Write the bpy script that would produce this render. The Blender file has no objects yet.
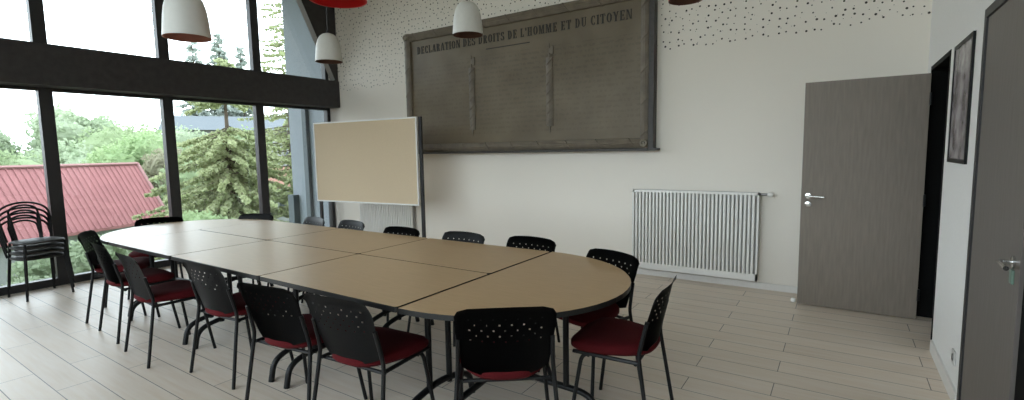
import bpy, bmesh, math, random
from mathutils import Vector, Matrix
random.seed(7)
S = bpy.context.scene
COL = S.collection
PI = math.pi

# ------------------------------------------------------------------ materials
def new_mat(name):
    m = bpy.data.materials.new(name); m.use_nodes = True
    nt = m.node_tree; b = nt.nodes['Principled BSDF']
    return m, nt, b
def N(nt, t, **kw):
    n = nt.nodes.new(t)
    for k, v in kw.items():
        if k in n.inputs.keys() if hasattr(n.inputs, 'keys') else False: n.inputs[k].default_value = v
        else: setattr(n, k, v)
    return n
OUT = 1/2.5       # outdoor colours darkened so their daylit brightness balances with the room
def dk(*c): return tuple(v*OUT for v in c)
def simple(name, col, rough=.6, metal=0, var=.06, scale=30, bump=0, spec=.5):
    m, nt, b = new_mat(name)
    tc = N(nt, 'ShaderNodeTexCoord'); nz = N(nt, 'ShaderNodeTexNoise'); nz.inputs['Scale'].default_value = scale
    nz.inputs['Detail'].default_value = 4
    nt.links.new(tc.outputs['Object'], nz.inputs['Vector'])
    r = N(nt, 'ShaderNodeValToRGB')
    r.color_ramp.elements[0].position = .3; r.color_ramp.elements[1].position = .7
    r.color_ramp.elements[0].color = (*[c * (1 - var) for c in col], 1)
    r.color_ramp.elements[1].color = (*[min(1, c * (1 + var)) for c in col], 1)
    nt.links.new(nz.outputs['Fac'], r.inputs['Fac']); nt.links.new(r.outputs['Color'], b.inputs['Base Color'])
    b.inputs['Roughness'].default_value = rough; b.inputs['Metallic'].default_value = metal
    b.inputs['Specular IOR Level'].default_value = spec
    if bump:
        bp = N(nt, 'ShaderNodeBump'); bp.inputs['Strength'].default_value = bump; bp.inputs['Distance'].default_value = .004
        nt.links.new(nz.outputs['Fac'], bp.inputs['Height']); nt.links.new(bp.outputs['Normal'], b.inputs['Normal'])
    return m
def math_node(nt, op, a, bb=None):
    n = N(nt, 'ShaderNodeMath'); n.operation = op
    for i, v in enumerate((a, bb)):
        if v is None: continue
        if isinstance(v, (int, float)): n.inputs[i].default_value = v
        else: nt.links.new(v, n.inputs[i])
    return n.outputs[0]

M = {}
WALLC = (.835, .79, .715)
M['wall'] = simple('wall_paint', WALLC, .85, var=.015, scale=60, bump=.05)
M['wall_r'] = simple('wall_paint_right_lit', (.78, .775, .76), .85, var=.015, scale=60, bump=.05)  # same paint as the other walls, retoned for the window light it faces
M['ceiling'] = simple('ceiling_paint', (.80, .79, .76), .9, var=.01)
M['white_metal'] = simple('white_enamel', (.80, .79, .76), .4, var=.01)
M['rad_gap_shade'] = simple('rib_gap_shade', (.30, .30, .29), .5, var=.02)  # grey paints the shade between the radiator ribs
M['shaded_frame'] = simple('shaded_door_frame', (.007, .007, .007), .7, spec=.1)  # frame blackened to paint the shade inside the open doorway
M['base'] = simple('baseboard_white', (.72, .70, .67), .5, var=.02)
M['dark_frame'] = simple('anthracite_aluminium', (.022, .021, .023), .45, var=.1)
M['beam'] = simple('dark_stained_beam', (.030, .027, .028), .6, var=.25, scale=14)
M['black'] = simple('black_plastic', (.008, .008, .0085), .42, var=.12, scale=90, spec=.2)
M['black_metal'] = simple('black_metal', (.008, .008, .0085), .4, var=.1, spec=.25)
M['red_fabric'] = simple('red_fabric', (.075, .004, .006), .9, var=.18, scale=220, bump=.2, spec=.2)
M['red_lamp'] = simple('red_lacquer', (.55, .012, .012), .35, var=.03)
M['white_lamp'] = simple('white_lacquer', (.62, .61, .57), .45, var=.02)
M['copper'] = simple('copper_lining', (.42, .17, .12), .5, var=.05)
M['brown_in'] = simple('brown_lining', (.13, .055, .035), .5, var=.05)
M['chrome'] = simple('chrome', (.75, .75, .74), .18, 1, var=.02)
M['steel'] = simple('dull_steel', (.30, .30, .30), .4, 1, var=.05)
M['green'] = simple('green_indicator', (.13, .21, .165), .4, var=.1)
M['alu'] = simple('white_aluminium', (.80, .80, .78), .35, var=.02)
M['cork'] = simple('tan_felt', (.62, .50, .345), .95, var=.05, scale=160, bump=.1)
M['edge'] = simple('black_edge_band', (.012, .012, .012), .4)
M['dark_void'] = simple('corridor_shade', (.006, .006, .006), .9, spec=.1)  # near-black stands in for unlit shade beyond the doorway
M['socket'] = simple('socket_plastic', (.55, .54, .52), .4)
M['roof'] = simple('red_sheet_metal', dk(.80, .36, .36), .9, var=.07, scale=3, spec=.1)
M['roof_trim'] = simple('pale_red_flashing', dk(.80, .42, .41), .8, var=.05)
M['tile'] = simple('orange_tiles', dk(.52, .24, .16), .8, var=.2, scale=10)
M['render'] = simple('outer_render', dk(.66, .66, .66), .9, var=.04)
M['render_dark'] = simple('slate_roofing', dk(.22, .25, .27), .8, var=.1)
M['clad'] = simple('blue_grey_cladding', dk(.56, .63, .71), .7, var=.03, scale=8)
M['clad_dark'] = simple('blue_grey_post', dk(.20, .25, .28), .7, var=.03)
M['bark'] = simple('bark', (.10, .075, .055), .9, var=.3, scale=12, bump=.5)
M['window_dark'] = simple('dark_glazing', (.05, .06, .07), .2)

def perforated_wall():
    m, nt, b = new_mat('perforated_plaster')
    tc = N(nt, 'ShaderNodeTexCoord'); sep = N(nt, 'ShaderNodeSeparateXYZ')
    nt.links.new(tc.outputs['Object'], sep.inputs[0])
    cmb = N(nt, 'ShaderNodeCombineXYZ')
    nt.links.new(sep.outputs['X'], cmb.inputs['X']); nt.links.new(sep.outputs['Z'], cmb.inputs['Y'])
    facs = []
    for sc, rad, off in ((13.2, .138, 0.0), (10.0, .040, 3.7)):
        mp = N(nt, 'ShaderNodeMapping'); mp.inputs['Location'].default_value = (off, off, 0)
        nt.links.new(cmb.outputs[0], mp.inputs['Vector'])
        vo = N(nt, 'ShaderNodeTexVoronoi'); vo.voronoi_dimensions = '2D'; vo.inputs['Scale'].default_value = sc
        vo.inputs['Randomness'].default_value = .7
        nt.links.new(mp.outputs[0], vo.inputs['Vector'])
        sepc = N(nt, 'ShaderNodeSeparateColor'); nt.links.new(vo.outputs['Color'], sepc.inputs[0])
        thr = math_node(nt, 'MULTIPLY', math_node(nt, 'ADD', sepc.outputs[0], 1.1), rad * .5)
        hole = math_node(nt, 'LESS_THAN', vo.outputs['Distance'], thr)
        keep = math_node(nt, 'GREATER_THAN', sepc.outputs[1], .06)
        facs.append(math_node(nt, 'MULTIPLY', hole, keep))
    f = math_node(nt, 'MAXIMUM', facs[0], facs[1])
    above = math_node(nt, 'GREATER_THAN', sep.outputs['Z'], 2.575)
    f = math_node(nt, 'MULTIPLY', f, above)
    mx = N(nt, 'ShaderNodeMix'); mx.data_type = 'RGBA'
    nt.links.new(f, mx.inputs['Factor'])
    nz = N(nt, 'ShaderNodeTexNoise'); nz.inputs['Scale'].default_value = 50
    nt.links.new(tc.outputs['Object'], nz.inputs['Vector'])
    mx.inputs['A'].default_value = (*WALLC, 1); mx.inputs['B'].default_value = (.035, .03, .025, 1)
    nt.links.new(mx.outputs['Result'], b.inputs['Base Color'])
    b.inputs['Roughness'].default_value = .85
    bp = N(nt, 'ShaderNodeBump'); bp.inputs['Strength'].default_value = .04; bp.inputs['Distance'].default_value = .003
    nt.links.new(nz.outputs['Fac'], bp.inputs['Height']); nt.links.new(bp.outputs['Normal'], b.inputs['Normal'])
    return m
M['perf'] = perforated_wall()

def plank_floor():
    m, nt, b = new_mat('laminate_planks')
    tc = N(nt, 'ShaderNodeTexCoord')
    mp = N(nt, 'ShaderNodeMapping'); mp.inputs['Location'].default_value = (0.3, 0.06, 0)
    nt.links.new(tc.outputs['Object'], mp.inputs['Vector'])
    br = N(nt, 'ShaderNodeTexBrick'); br.offset = .37; br.offset_frequency = 2
    for k, v in (('Scale', 1), ('Mortar Size', .003), ('Mortar Smooth', .3), ('Bias', 0), ('Brick Width', 1.28), ('Row Height', .192)):
        br.inputs[k].default_value = v
    br.inputs['Color1'].default_value = (.77, .665, .56, 1); br.inputs['Color2'].default_value = (.71, .61, .51, 1)
    br.inputs['Mortar'].default_value = (.20, .175, .15, 1)
    nt.links.new(mp.outputs[0], br.inputs['Vector'])
    mp2 = N(nt, 'ShaderNodeMapping'); mp2.inputs['Scale'].default_value = (1.3, 16, 1)
    nt.links.new(tc.outputs['Object'], mp2.inputs['Vector'])
    nz = N(nt, 'ShaderNodeTexNoise'); nz.inputs['Scale'].default_value = 2.2; nz.inputs['Detail'].default_value = 6
    nt.links.new(mp2.outputs[0], nz.inputs['Vector'])
    mx = N(nt, 'ShaderNodeMix'); mx.data_type = 'RGBA'; mx.blend_type = 'OVERLAY'; mx.inputs['Factor'].default_value = .35
    nt.links.new(br.outputs['Color'], mx.inputs['A']); nt.links.new(nz.outputs['Color'], mx.inputs['B'])
    bw = N(nt, 'ShaderNodeRGBToBW'); nt.links.new(nz.outputs['Color'], bw.inputs[0])
    cc = N(nt, 'ShaderNodeCombineColor')
    for i in range(3): nt.links.new(bw.outputs[0], cc.inputs[i])
    nt.links.new(cc.outputs[0], mx.inputs['B'])
    nt.links.new(mx.outputs['Result'], b.inputs['Base Color'])
    b.inputs['Roughness'].default_value = .40
    b.inputs['Specular IOR Level'].default_value = .20
    bp = N(nt, 'ShaderNodeBump'); bp.inputs['Strength'].default_value = .25; bp.inputs['Distance'].default_value = .002; bp.invert = True
    nt.links.new(br.outputs['Fac'], bp.inputs['Height']); nt.links.new(bp.outputs['Normal'], b.inputs['Normal'])
    return m
M['floor'] = plank_floor()

def grain(name, c1, c2, stretch, rough, scale=6, spec=.5):
    m, nt, b = new_mat(name)
    tc = N(nt, 'ShaderNodeTexCoord'); mp = N(nt, 'ShaderNodeMapping'); mp.inputs['Scale'].default_value = stretch
    nt.links.new(tc.outputs['Object'], mp.inputs['Vector'])
    nz = N(nt, 'ShaderNodeTexNoise'); nz.inputs['Scale'].default_value = scale; nz.inputs['Detail'].default_value = 5
    nt.links.new(mp.outputs[0], nz.inputs['Vector'])
    r = N(nt, 'ShaderNodeValToRGB'); r.color_ramp.elements[0].position = .3; r.color_ramp.elements[1].position = .7
    r.color_ramp.elements[0].color = (*c1, 1); r.color_ramp.elements[1].color = (*c2, 1)
    nt.links.new(nz.outputs['Fac'], r.inputs['Fac']); nt.links.new(r.outputs['Color'], b.inputs['Base Color'])
    b.inputs['Roughness'].default_value = rough; b.inputs['Specular IOR Level'].default_value = spec
    return m
M['door'] = grain('grey_oak_laminate', (.178, .148, .118), (.218, .183, .148), (9, 9, .8), .5)
M['door_r'] = grain('grey_brown_laminate', (.130, .112, .103), (.155, .137, .126), (9, 9, .8), .5)
M['top'] = grain('beech_laminate', (.46, .31, .17), (.52, .355, .20), (1.2, 14, 14), .34, spec=.6)

def tablet_mat():
    m, nt, b = new_mat('patinated_plaster')
    tc = N(nt, 'ShaderNodeTexCoord'); sep = N(nt, 'ShaderNodeSeparateXYZ'); nt.links.new(tc.outputs['Object'], sep.inputs[0])
    nz = N(nt, 'ShaderNodeTexNoise'); nz.inputs['Scale'].default_value = 2.2; nz.inputs['Detail'].default_value = 8
    nt.links.new(tc.outputs['Object'], nz.inputs['Vector'])
    r = N(nt, 'ShaderNodeValToRGB'); r.color_ramp.elements[0].position = .3; r.color_ramp.elements[1].position = .72
    r.color_ramp.elements[0].color = (.112, .086, .050, 1); r.color_ramp.elements[1].color = (.166, .131, .082, 1)
    nt.links.new(nz.outputs['Fac'], r.inputs['Fac'])
    # worn, unreadable rows of small relief
    mp = N(nt, 'ShaderNodeMapping'); mp.inputs['Scale'].default_value = (34, 1, 21)
    nt.links.new(tc.outputs['Object'], mp.inputs['Vector'])
    n2 = N(nt, 'ShaderNodeTexNoise'); n2.inputs['Scale'].default_value = 1; n2.inputs['Detail'].default_value = 3
    nt.links.new(mp.outputs[0], n2.inputs['Vector'])
    row = math_node(nt, 'SINE', math_node(nt, 'MULTIPLY', sep.outputs['Z'], 2 * PI / .062))
    row = math_node(nt, 'GREATER_THAN', row, .1)
    inz = math_node(nt, 'MULTIPLY', math_node(nt, 'LESS_THAN', sep.outputs['Z'], 2.80), math_node(nt, 'GREATER_THAN', sep.outputs['Z'], 1.72))
    n3 = math_node(nt, 'MULTIPLY', math_node(nt, 'GREATER_THAN', n2.outputs['Fac'], .5), math_node(nt, 'MULTIPLY', row, inz))
    mx = N(nt, 'ShaderNodeMix'); mx.data_type = 'RGBA'; mx.blend_type = 'MULTIPLY'
    nt.links.new(math_node(nt, 'MULTIPLY', n3, .16), mx.inputs['Factor'])
    nt.links.new(r.outputs['Color'], mx.inputs['A']); mx.inputs['B'].default_value = (.15, .13, .11, 1)
    nt.links.new(mx.outputs['Result'], b.inputs['Base Color'])
    b.inputs['Roughness'].default_value = .46; b.inputs['Specular IOR Level'].default_value = .45
    bp = N(nt, 'ShaderNodeBump'); bp.inputs['Strength'].default_value = .25; bp.inputs['Distance'].default_value = .006
    nt.links.new(nz.outputs['Fac'], bp.inputs['Height']); nt.links.new(bp.outputs['Normal'], b.inputs['Normal'])
    return m
M['tablet'] = tablet_mat()
M['tablet_rod'] = simple('patinated_rods', (.148, .121, .088), .55, var=.18, scale=9, bump=.3)
M['tablet_dark'] = simple('dark_bronze_shade', (.035, .031, .027), .5, var=.2)
M['rosette'] = simple('pale_rosette', (.24, .21, .16), .5, var=.2)  # lighter than the rods so the corner rings stand out
M['letter'] = simple('dark_lettering', (.02, .016, .012), .6, var=.2)

def glass_mat():
    m = bpy.data.materials.new('window_glass'); m.use_nodes = True; nt = m.node_tree
    nt.nodes.remove(nt.nodes['Principled BSDF']); out = nt.nodes['Material Output']
    t = N(nt, 'ShaderNodeBsdfTransparent'); t.inputs['Color'].default_value = (.95, .97, .97, 1)
    g = N(nt, 'ShaderNodeBsdfGlossy'); g.inputs['Roughness'].default_value = .02
    fr = N(nt, 'ShaderNodeFresnel'); fr.inputs['IOR'].default_value = 1.45
    mx = N(nt, 'ShaderNodeMixShader')
    nt.links.new(fr.outputs[0], mx.inputs[0]); nt.links.new(t.outputs[0], mx.inputs[1]); nt.links.new(g.outputs[0], mx.inputs[2])
    nt.links.new(mx.outputs[0], out.inputs['Surface'])
    return m
M['glass'] = glass_mat()

def picture_mat():
    m, nt, b = new_mat('print_greys')
    tc = N(nt, 'ShaderNodeTexCoord'); nz = N(nt, 'ShaderNodeTexNoise'); nz.inputs['Scale'].default_value = 7; nz.inputs['Detail'].default_value = 3
    nt.links.new(tc.outputs['Object'], nz.inputs['Vector'])
    r = N(nt, 'ShaderNodeValToRGB'); cr = r.color_ramp
    cr.elements[0].position = .35; cr.elements[0].color = (.13, .11, .12, 1)
    cr.elements[1].position = .65; cr.elements[1].color = (.40, .37, .38, 1)
    nt.links.new(nz.outputs['Fac'], r.inputs['Fac']); nt.links.new(r.outputs['Color'], b.inputs['Base Color'])
    b.inputs['Roughness'].default_value = .25
    return m
M['print'] = picture_mat()

def leaf_mat(name, c1, c2, scale=1.3):
    c1 = tuple(v*1.6 for v in c1); c2 = tuple(v*1.6 for v in c2)  # greens lifted paler to stand in for outdoor haze
    m = bpy.data.materials.new(name); m.use_nodes = True; nt = m.node_tree
    nt.nodes.remove(nt.nodes['Principled BSDF']); out = nt.nodes['Material Output']
    tc = N(nt, 'ShaderNodeTexCoord'); nz = N(nt, 'ShaderNodeTexNoise'); nz.inputs['Scale'].default_value = scale; nz.inputs['Detail'].default_value = 5
    nt.links.new(tc.outputs['Object'], nz.inputs['Vector'])
    r = N(nt, 'ShaderNodeValToRGB'); r.color_ramp.elements[0].position = .35; r.color_ramp.elements[1].position = .65
    r.color_ramp.elements[0].color = (*c1, 1); r.color_ramp.elements[1].color = (*c2, 1)
    nt.links.new(nz.outputs['Fac'], r.inputs['Fac'])
    d = N(nt, 'ShaderNodeBsdfDiffuse'); t = N(nt, 'ShaderNodeBsdfTranslucent')
    nt.links.new(r.outputs['Color'], d.inputs['Color']); nt.links.new(r.outputs['Color'], t.inputs['Color'])
    mx = N(nt, 'ShaderNodeMixShader'); mx.inputs[0].default_value = .4
    nt.links.new(d.outputs[0], mx.inputs[1]); nt.links.new(t.outputs[0], mx.inputs[2]); nt.links.new(mx.outputs[0], out.inputs['Surface'])
    return m
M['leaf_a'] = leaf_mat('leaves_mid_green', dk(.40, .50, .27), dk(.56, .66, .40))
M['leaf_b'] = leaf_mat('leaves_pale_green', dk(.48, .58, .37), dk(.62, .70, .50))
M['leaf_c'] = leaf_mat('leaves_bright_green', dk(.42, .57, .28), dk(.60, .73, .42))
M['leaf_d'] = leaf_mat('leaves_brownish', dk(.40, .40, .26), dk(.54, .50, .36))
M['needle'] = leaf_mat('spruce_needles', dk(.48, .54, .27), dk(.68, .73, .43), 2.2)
M['needle_haze'] = leaf_mat('hazed_spruce_needles', dk(.52, .58, .52), dk(.62, .68, .61))  # distance haze put into the needle colour as pale grey-green
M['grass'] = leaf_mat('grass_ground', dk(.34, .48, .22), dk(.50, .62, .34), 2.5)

# ------------------------------------------------------------------ mesh helpers
def quad_box(bm, x0, x1, y0, y1, z0, z1):
    v = [bm.verts.new(p) for p in ((x0,y0,z0),(x1,y0,z0),(x1,y1,z0),(x0,y1,z0),(x0,y0,z1),(x1,y0,z1),(x1,y1,z1),(x0,y1,z1))]
    for f in ((3,2,1,0),(4,5,6,7),(0,1,5,4),(1,2,6,5),(2,3,7,6),(3,0,4,7)): bm.faces.new([v[i] for i in f])
def box(x0, x1, y0, y1, z0, z1, bev=0, bm=None):
    b = bmesh.new(); quad_box(b, x0, x1, y0, y1, z0, z1)
    if bev: bmesh.ops.bevel(b, geom=b.edges[:], offset=bev, segments=2, affect='EDGES', profile=.6)
    if bm is None: return b
    me = bpy.data.meshes.new('t'); b.to_mesh(me); b.free(); bm.from_mesh(me); bpy.data.meshes.remove(me)
    return bm
def smooth_path(pts, n=6, r=.05):
    pts = [Vector(p) for p in pts]; out = [pts[0]]
    for a, b, c in zip(pts, pts[1:], pts[2:]):
        d1 = min(r, (b - a).length * .49); d2 = min(r, (c - b).length * .49)
        p = b + (a - b).normalized() * d1; q = b + (c - b).normalized() * d2
        for i in range(n + 1):
            t = i / n; out.append(p * (1 - t) ** 2 + b * 2 * t * (1 - t) + q * t * t)
    out.append(pts[-1]); return out
def tube(bm, pts, r, seg=10, r2=None, cap=True):
    pts = [Vector(p) for p in pts]; rings = []
    up = None
    for i, p in enumerate(pts):
        d = (pts[min(i + 1, len(pts) - 1)] - pts[max(i - 1, 0)]).normalized()
        if up is None:
            up = Vector((0, 0, 1)) if abs(d.z) < .9 else Vector((1, 0, 0))
        s = d.cross(up).normalized(); up = s.cross(d).normalized()
        rr = r if r2 is None else r + (r2 - r) * i / (len(pts) - 1)
        rings.append([bm.verts.new(p + (s * math.cos(2*PI*k/seg) + up * math.sin(2*PI*k/seg)) * rr) for k in range(seg)])
    for a, b in zip(rings, rings[1:]):
        for k in range(seg): bm.faces.new((a[k], a[(k+1) % seg], b[(k+1) % seg], b[k]))
    if cap: bm.faces.new(rings[0][::-1]); bm.faces.new(rings[-1])
    return bm
def lathe(bm, prof, seg=36, c=(0, 0, 0), axis='Z'):
    rings = []
    for r, h in prof:
        ring = []
        for k in range(seg):
            a = 2*PI*k/seg; u, w = r*math.cos(a), r*math.sin(a)
            p = {'Z': (u, w, h), 'Y': (u, h, w), 'X': (h, u, w)}[axis]
            ring.append(bm.verts.new(Vector(c) + Vector(p)))
        rings.append(ring)
    for a, b in zip(rings, rings[1:]):
        for k in range(seg): bm.faces.new((a[k], a[(k+1) % seg], b[(k+1) % seg], b[k]))
    return bm, rings
def disc_lathe(bm, prof, seg=24, c=(0,0,0), axis='Z'):
    _, rings = lathe(bm, prof, seg, c, axis)
    bm.faces.new(rings[0][::-1]); bm.faces.new(rings[-1]); return bm
def rings_mesh(bm, rings, close=True):
    R = [[bm.verts.new(p) for p in r] for r in rings]; n = len(R[0])
    for a, b in zip(R, R[1:]):
        for k in range(n): bm.faces.new((a[k], a[(k+1) % n], b[(k+1) % n], b[k]))
    if close: bm.faces.new(R[0][::-1]); bm.faces.new(R[-1])
    return bm
def obj(name, bm, mat, parent=None, smooth=False, mats=None):
    me = bpy.data.meshes.new(name); bmesh.ops.recalc_face_normals(bm, faces=bm.faces[:])
    bm.to_mesh(me); bm.free()
    o = bpy.data.objects.new(name, me); COL.objects.link(o)
    for m in (mats or [mat]): me.materials.append(M[m])
    if smooth:
        me.polygons.foreach_set('use_smooth', [True] * len(me.polygons))
        me.set_sharp_from_angle(angle=math.radians(40))
    if parent: o.parent = parent
    return o
def tag(o, label, cat, group=None, kind=None):
    o['label'] = label; o['category'] = cat
    if group: o['group'] = group
    if kind: o['kind'] = kind
    return o
def thing(name, label, cat, loc=(0, 0, 0), rz=0, group=None):
    o = bpy.data.objects.new(name, None); COL.objects.link(o); o.empty_display_size = .1
    o.location = loc; o.rotation_euler = (0, 0, rz)
    return tag(o, label, cat, group)
def struct(name, bm, mat, label=None, parent=None, smooth=False, mats=None):
    o = obj(name, bm, mat, parent, smooth, mats)
    if parent is None:
        o['kind'] = 'structure'
        if label: o['label'] = label
    return o
def copy_tree(o, parent=None):
    c = o.copy(); COL.objects.link(c)
    if parent: c.parent = parent
    for ch in list(o.children): copy_tree(ch, c)
    return c

# ------------------------------------------------------------------ room shell
D = 5.673          # far wall
XR = .594          # right wall
XG = -7.62         # inner face of glazing frames
YB = -2.6          # wall behind the viewer
ZC = 4.75
struct('floor', box(-8.05, XR + .3, YB - .2, D + .02, -.12, 0), 'floor', 'pale grey laminate plank floor')
struct('ceiling', box(-8.05, XR + .3, YB - .2, D + .3, ZC, ZC + .15), 'ceiling', 'high white ceiling')
struct('added_overhang', box(-10.3, -8.05, YB - 1, D + 1, ZC + .15, ZC + .35), 'clad_dark', 'added unseen overhang above the glazing')  # out-of-view slab added to keep steep sky light off the floor
BW = [(-7.2 + 1.28*i, -7.2 + 1.28*i + 1.16) for i in range(6)]; BZ0, BZ1 = .35, 4.2  # unseen window row added to fill the room with more daylight
w = bmesh.new(); quad_box(w, -7.76, XR, YB - .15, YB, 0, BZ0); quad_box(w, -7.76, XR, YB - .15, YB, BZ1, ZC)
xs_ = [-7.76] + [v for p in BW for v in p] + [XR]
for i in range(0, len(xs_), 2): quad_box(w, xs_[i], xs_[i+1], YB - .15, YB, BZ0, BZ1)
struct('wall_back', w, 'wall', 'white wall with added windows behind the viewer')
for i, (a, b) in enumerate(BW):
    w = bmesh.new()
    for q in ((a, a+.05, BZ0, BZ1), (b-.05, b, BZ0, BZ1), (a+.05, b-.05, BZ0, BZ0+.05), (a+.05, b-.05, BZ1-.05, BZ1)): quad_box(w, q[0], q[1], YB - .10, YB - .04, q[2], q[3])
    wf = struct('window_%d' % (i + 20), w, 'dark_frame', 'added dark framed window behind the viewer')
    g = bmesh.new(); quad_box(g, a+.045, b-.045, YB - .075, YB - .067, BZ0+.045, BZ1-.045); struct('glass_pane', g, 'glass', parent=wf)  # pane of the added window
struct('wall_far', box(-7.745, XR + .2, D, D + .25, 0, ZC), 'perf', 'white far wall with a band of small dark holes above')
struct('baseboard_far', box(-7.6, XR, D - .014, D, 0, .07, .003), 'base', 'white baseboard along the far wall')
# right wall with two openings
O1a, O1b, O1t = 4.58, 5.41, 2.09      # open doorway
O2a, O2b, O2t = 1.75, 3.50, 2.12      # near door
w = bmesh.new()
quad_box(w, XR, XR + .2, O1b + .03, D, 0, ZC)
quad_box(w, XR, XR + .2, O1a - .03, O1b + .03, O1t + .03, ZC)
quad_box(w, XR, XR + .2, O2b + .03, O1a - .03, 0, ZC)
quad_box(w, XR, XR + .2, O2a - .03, O2b + .03, O2t + .03, ZC)
quad_box(w, XR, XR + .2, YB, O2a - .03, 0, ZC)
struct('wall_right', w, 'wall_r', 'white right wall with two doorways')
w = bmesh.new(); quad_box(w, XR - .013, XR, O2b + .07, O1a - .06, 0, .085); quad_box(w, XR - .013, XR, YB, O2a - .07, 0, .085)
struct('baseboard_right', w, 'base', 'white baseboard on the right wall')
# dark corridor behind the open doorway
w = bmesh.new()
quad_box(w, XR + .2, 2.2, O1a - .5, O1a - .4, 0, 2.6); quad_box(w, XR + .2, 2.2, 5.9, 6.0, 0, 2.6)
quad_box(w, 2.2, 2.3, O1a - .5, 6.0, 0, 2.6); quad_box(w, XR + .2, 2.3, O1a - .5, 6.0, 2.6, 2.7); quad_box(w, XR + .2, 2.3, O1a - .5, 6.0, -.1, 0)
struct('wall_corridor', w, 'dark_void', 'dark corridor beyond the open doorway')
def casing(x0, x1, a, b, t, wd):
    w = bmesh.new()
    quad_box(w, x0, x1, a - wd, a, 0, t + wd); quad_box(w, x0, x1, b, b + wd, 0, t + wd); quad_box(w, x0, x1, a, b, t, t + wd)
    return w
struct('trim_1', casing(XR - .004, XR + .21, O1a, O1b, O1t, .035), 'shaded_frame', 'dark frame of the open doorway')
struct('trim_2', casing(XR - .010, XR + .21, O2a, O2b, O2t, .045), 'dark_frame', 'dark frame of the near door')

# near door on the right wall (structure with parts)
d1 = struct('door_1', box(XR - .002, XR + .04, 2.655, O2b - .004, .008, O2t - .004, .002), 'door_r', 'closed grey brown door on the right wall')
struct('dark_strip', box(XR + .012, XR + .05, O2a + .004, 2.652, .008, O2t - .004), 'dark_void', parent=d1)  # near-black strip across the rest of the door opening
hb = bmesh.new(); disc_lathe(hb, [(.026, XR - .001), (.026, XR - .010), (.012, XR - .012)], 20, (0, 2.735, 1.005), 'X')
tube(hb, smooth_path([(XR - .008, 2.735, 1.005), (XR - .045, 2.735, 1.005), (XR - .05, 2.70, 1.005), (XR - .05, 2.61, 1.0)], 5, .02), .0095)
hd = struct('door_handle', hb, 'chrome', parent=d1, smooth=True); hd['label'] = 'chrome lever handle'
pb = box(XR - .011, XR + .001, 2.715, 2.755, .915, .975, .008)
struct('lock_plate', pb, 'green', parent=d1)['label'] = 'small green lock plate'

# open door leaf standing along the far wall
YL = 5.27
dl = thing('open_door', 'open grey wood door standing wide against the far wall', 'door', (XR - .012, YL, 0))
obj('leaf', box(-.882, -.006, 0, .042, .012, 2.055, .002), 'door', dl)
hb = bmesh.new()
disc_lathe(hb, [(.026, 0), (.026, -.008), (.014, -.01)], 20, (-.825, 0, 1.03), 'Y')
tube(hb, smooth_path([(-.825, -.005, 1.03), (-.825, -.05, 1.03), (-.79, -.055, 1.03), (-.70, -.055, 1.026)], 5, .02), .0095)
obj('handle', hb, 'chrome', dl, True)
hb = bmesh.new(); disc_lathe(hb, [(.026, 0), (.026, -.008), (.02, -.01)], 20, (-.825, 0, .955), 'Y')
disc_lathe(hb, [(.009, -.009), (.009, -.016)], 12, (-.825, 0, .955), 'Y')
obj('lock_rosette', hb, 'chrome', dl, True)
obj('latch_plate', box(-.8845, -.8815, .012, .032, .93, 1.10), 'chrome', dl)
for z in (.22, 1.02, 1.85):
    hb = bmesh.new(); disc_lathe(hb, [(.009, z - .05), (.009, z + .05)], 12, (-.002, -.008, 0)); obj('hinge', hb, 'black_metal', dl, True)
hb = bmesh.new(); disc_lathe(hb, [(.022, 0), (.022, .022), (.016, .032), (.004, .036)], 16)
ds = obj('door_stop', hb, 'white_metal', None, True); ds.location = (-.335, 5.36, 0)
tag(ds, 'small white door stop on the floor at the door\'s free edge', 'door stop')

# ------------------------------------------------------------------ glazing
zs0, zb0, zb1 = .10, 2.30, 2.75
MY = [-2.50, -.73, .52, 1.845, 3.085, 4.36, D - .03]   # mullion centre lines
MW = .062
k = 0
for tier, (z0, z1) in enumerate(((.0, zb0), (zb1, ZC - .02))):
    for a, b in zip(MY, MY[1:]):
        k += 1
        la, lb = a, b
        w = bmesh.new(); x0, x1 = XG - .10, XG
        bl = .09 if tier == 0 else .05; tl = .035 if tier == 0 else .07
        quad_box(w, x0, x1, la, la + MW, z0, z1); quad_box(w, x0, x1, lb - MW, lb, z0, z1)
        quad_box(w, x0, x1, la + MW, lb - MW, z0, z0 + bl); quad_box(w, x0, x1, la + MW, lb - MW, z1 - tl, z1)
        wf = struct('window_%d' % k, w, 'dark_frame', 'dark framed %s window pane' % ('lower' if tier == 0 else 'upper'))
        g = bmesh.new(); quad_box(g, XG - .060, XG - .052, la + MW - .004, lb - MW + .004, z0 + bl - .004, z1 - tl + .004)
        struct('glass_pane', g, 'glass', parent=wf)
struct('beam', box(XG - .14, -7.36, YB, D - .005, zb0 + .0, zb1, .006), 'beam', 'dark horizontal beam across the glazing')
# triangular gusset against the far wall above the beam
w = bmesh.new()
prof = [(D - .012, zb1 + .003), (D - .06, zb1 + .003), (5.02, 4.02), (4.74, ZC - .01), (D - .012, ZC - .01)]
A = [w.verts.new((-7.38, y, z)) for y, z in prof]; B = [w.verts.new((-7.50, y, z)) for y, z in prof]
w.faces.new(A); w.faces.new(B[::-1])
for i in range(5): w.faces.new((A[i], A[(i+1) % 5], B[(i+1) % 5], B[i]))
g = struct('trim_3', w, 'beam', 'dark raking gusset in the corner above the beam')
w = bmesh.new(); tube(w, [(-7.44, D - .07, zb1 + .02), (-7.44, 5.01, 4.02), (-7.44, 4.73, ZC - .02)], .052, 4)
struct('lit_edge', w, 'steel', parent=g)  # lighter strip paints the lit edge of the gusset

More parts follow.
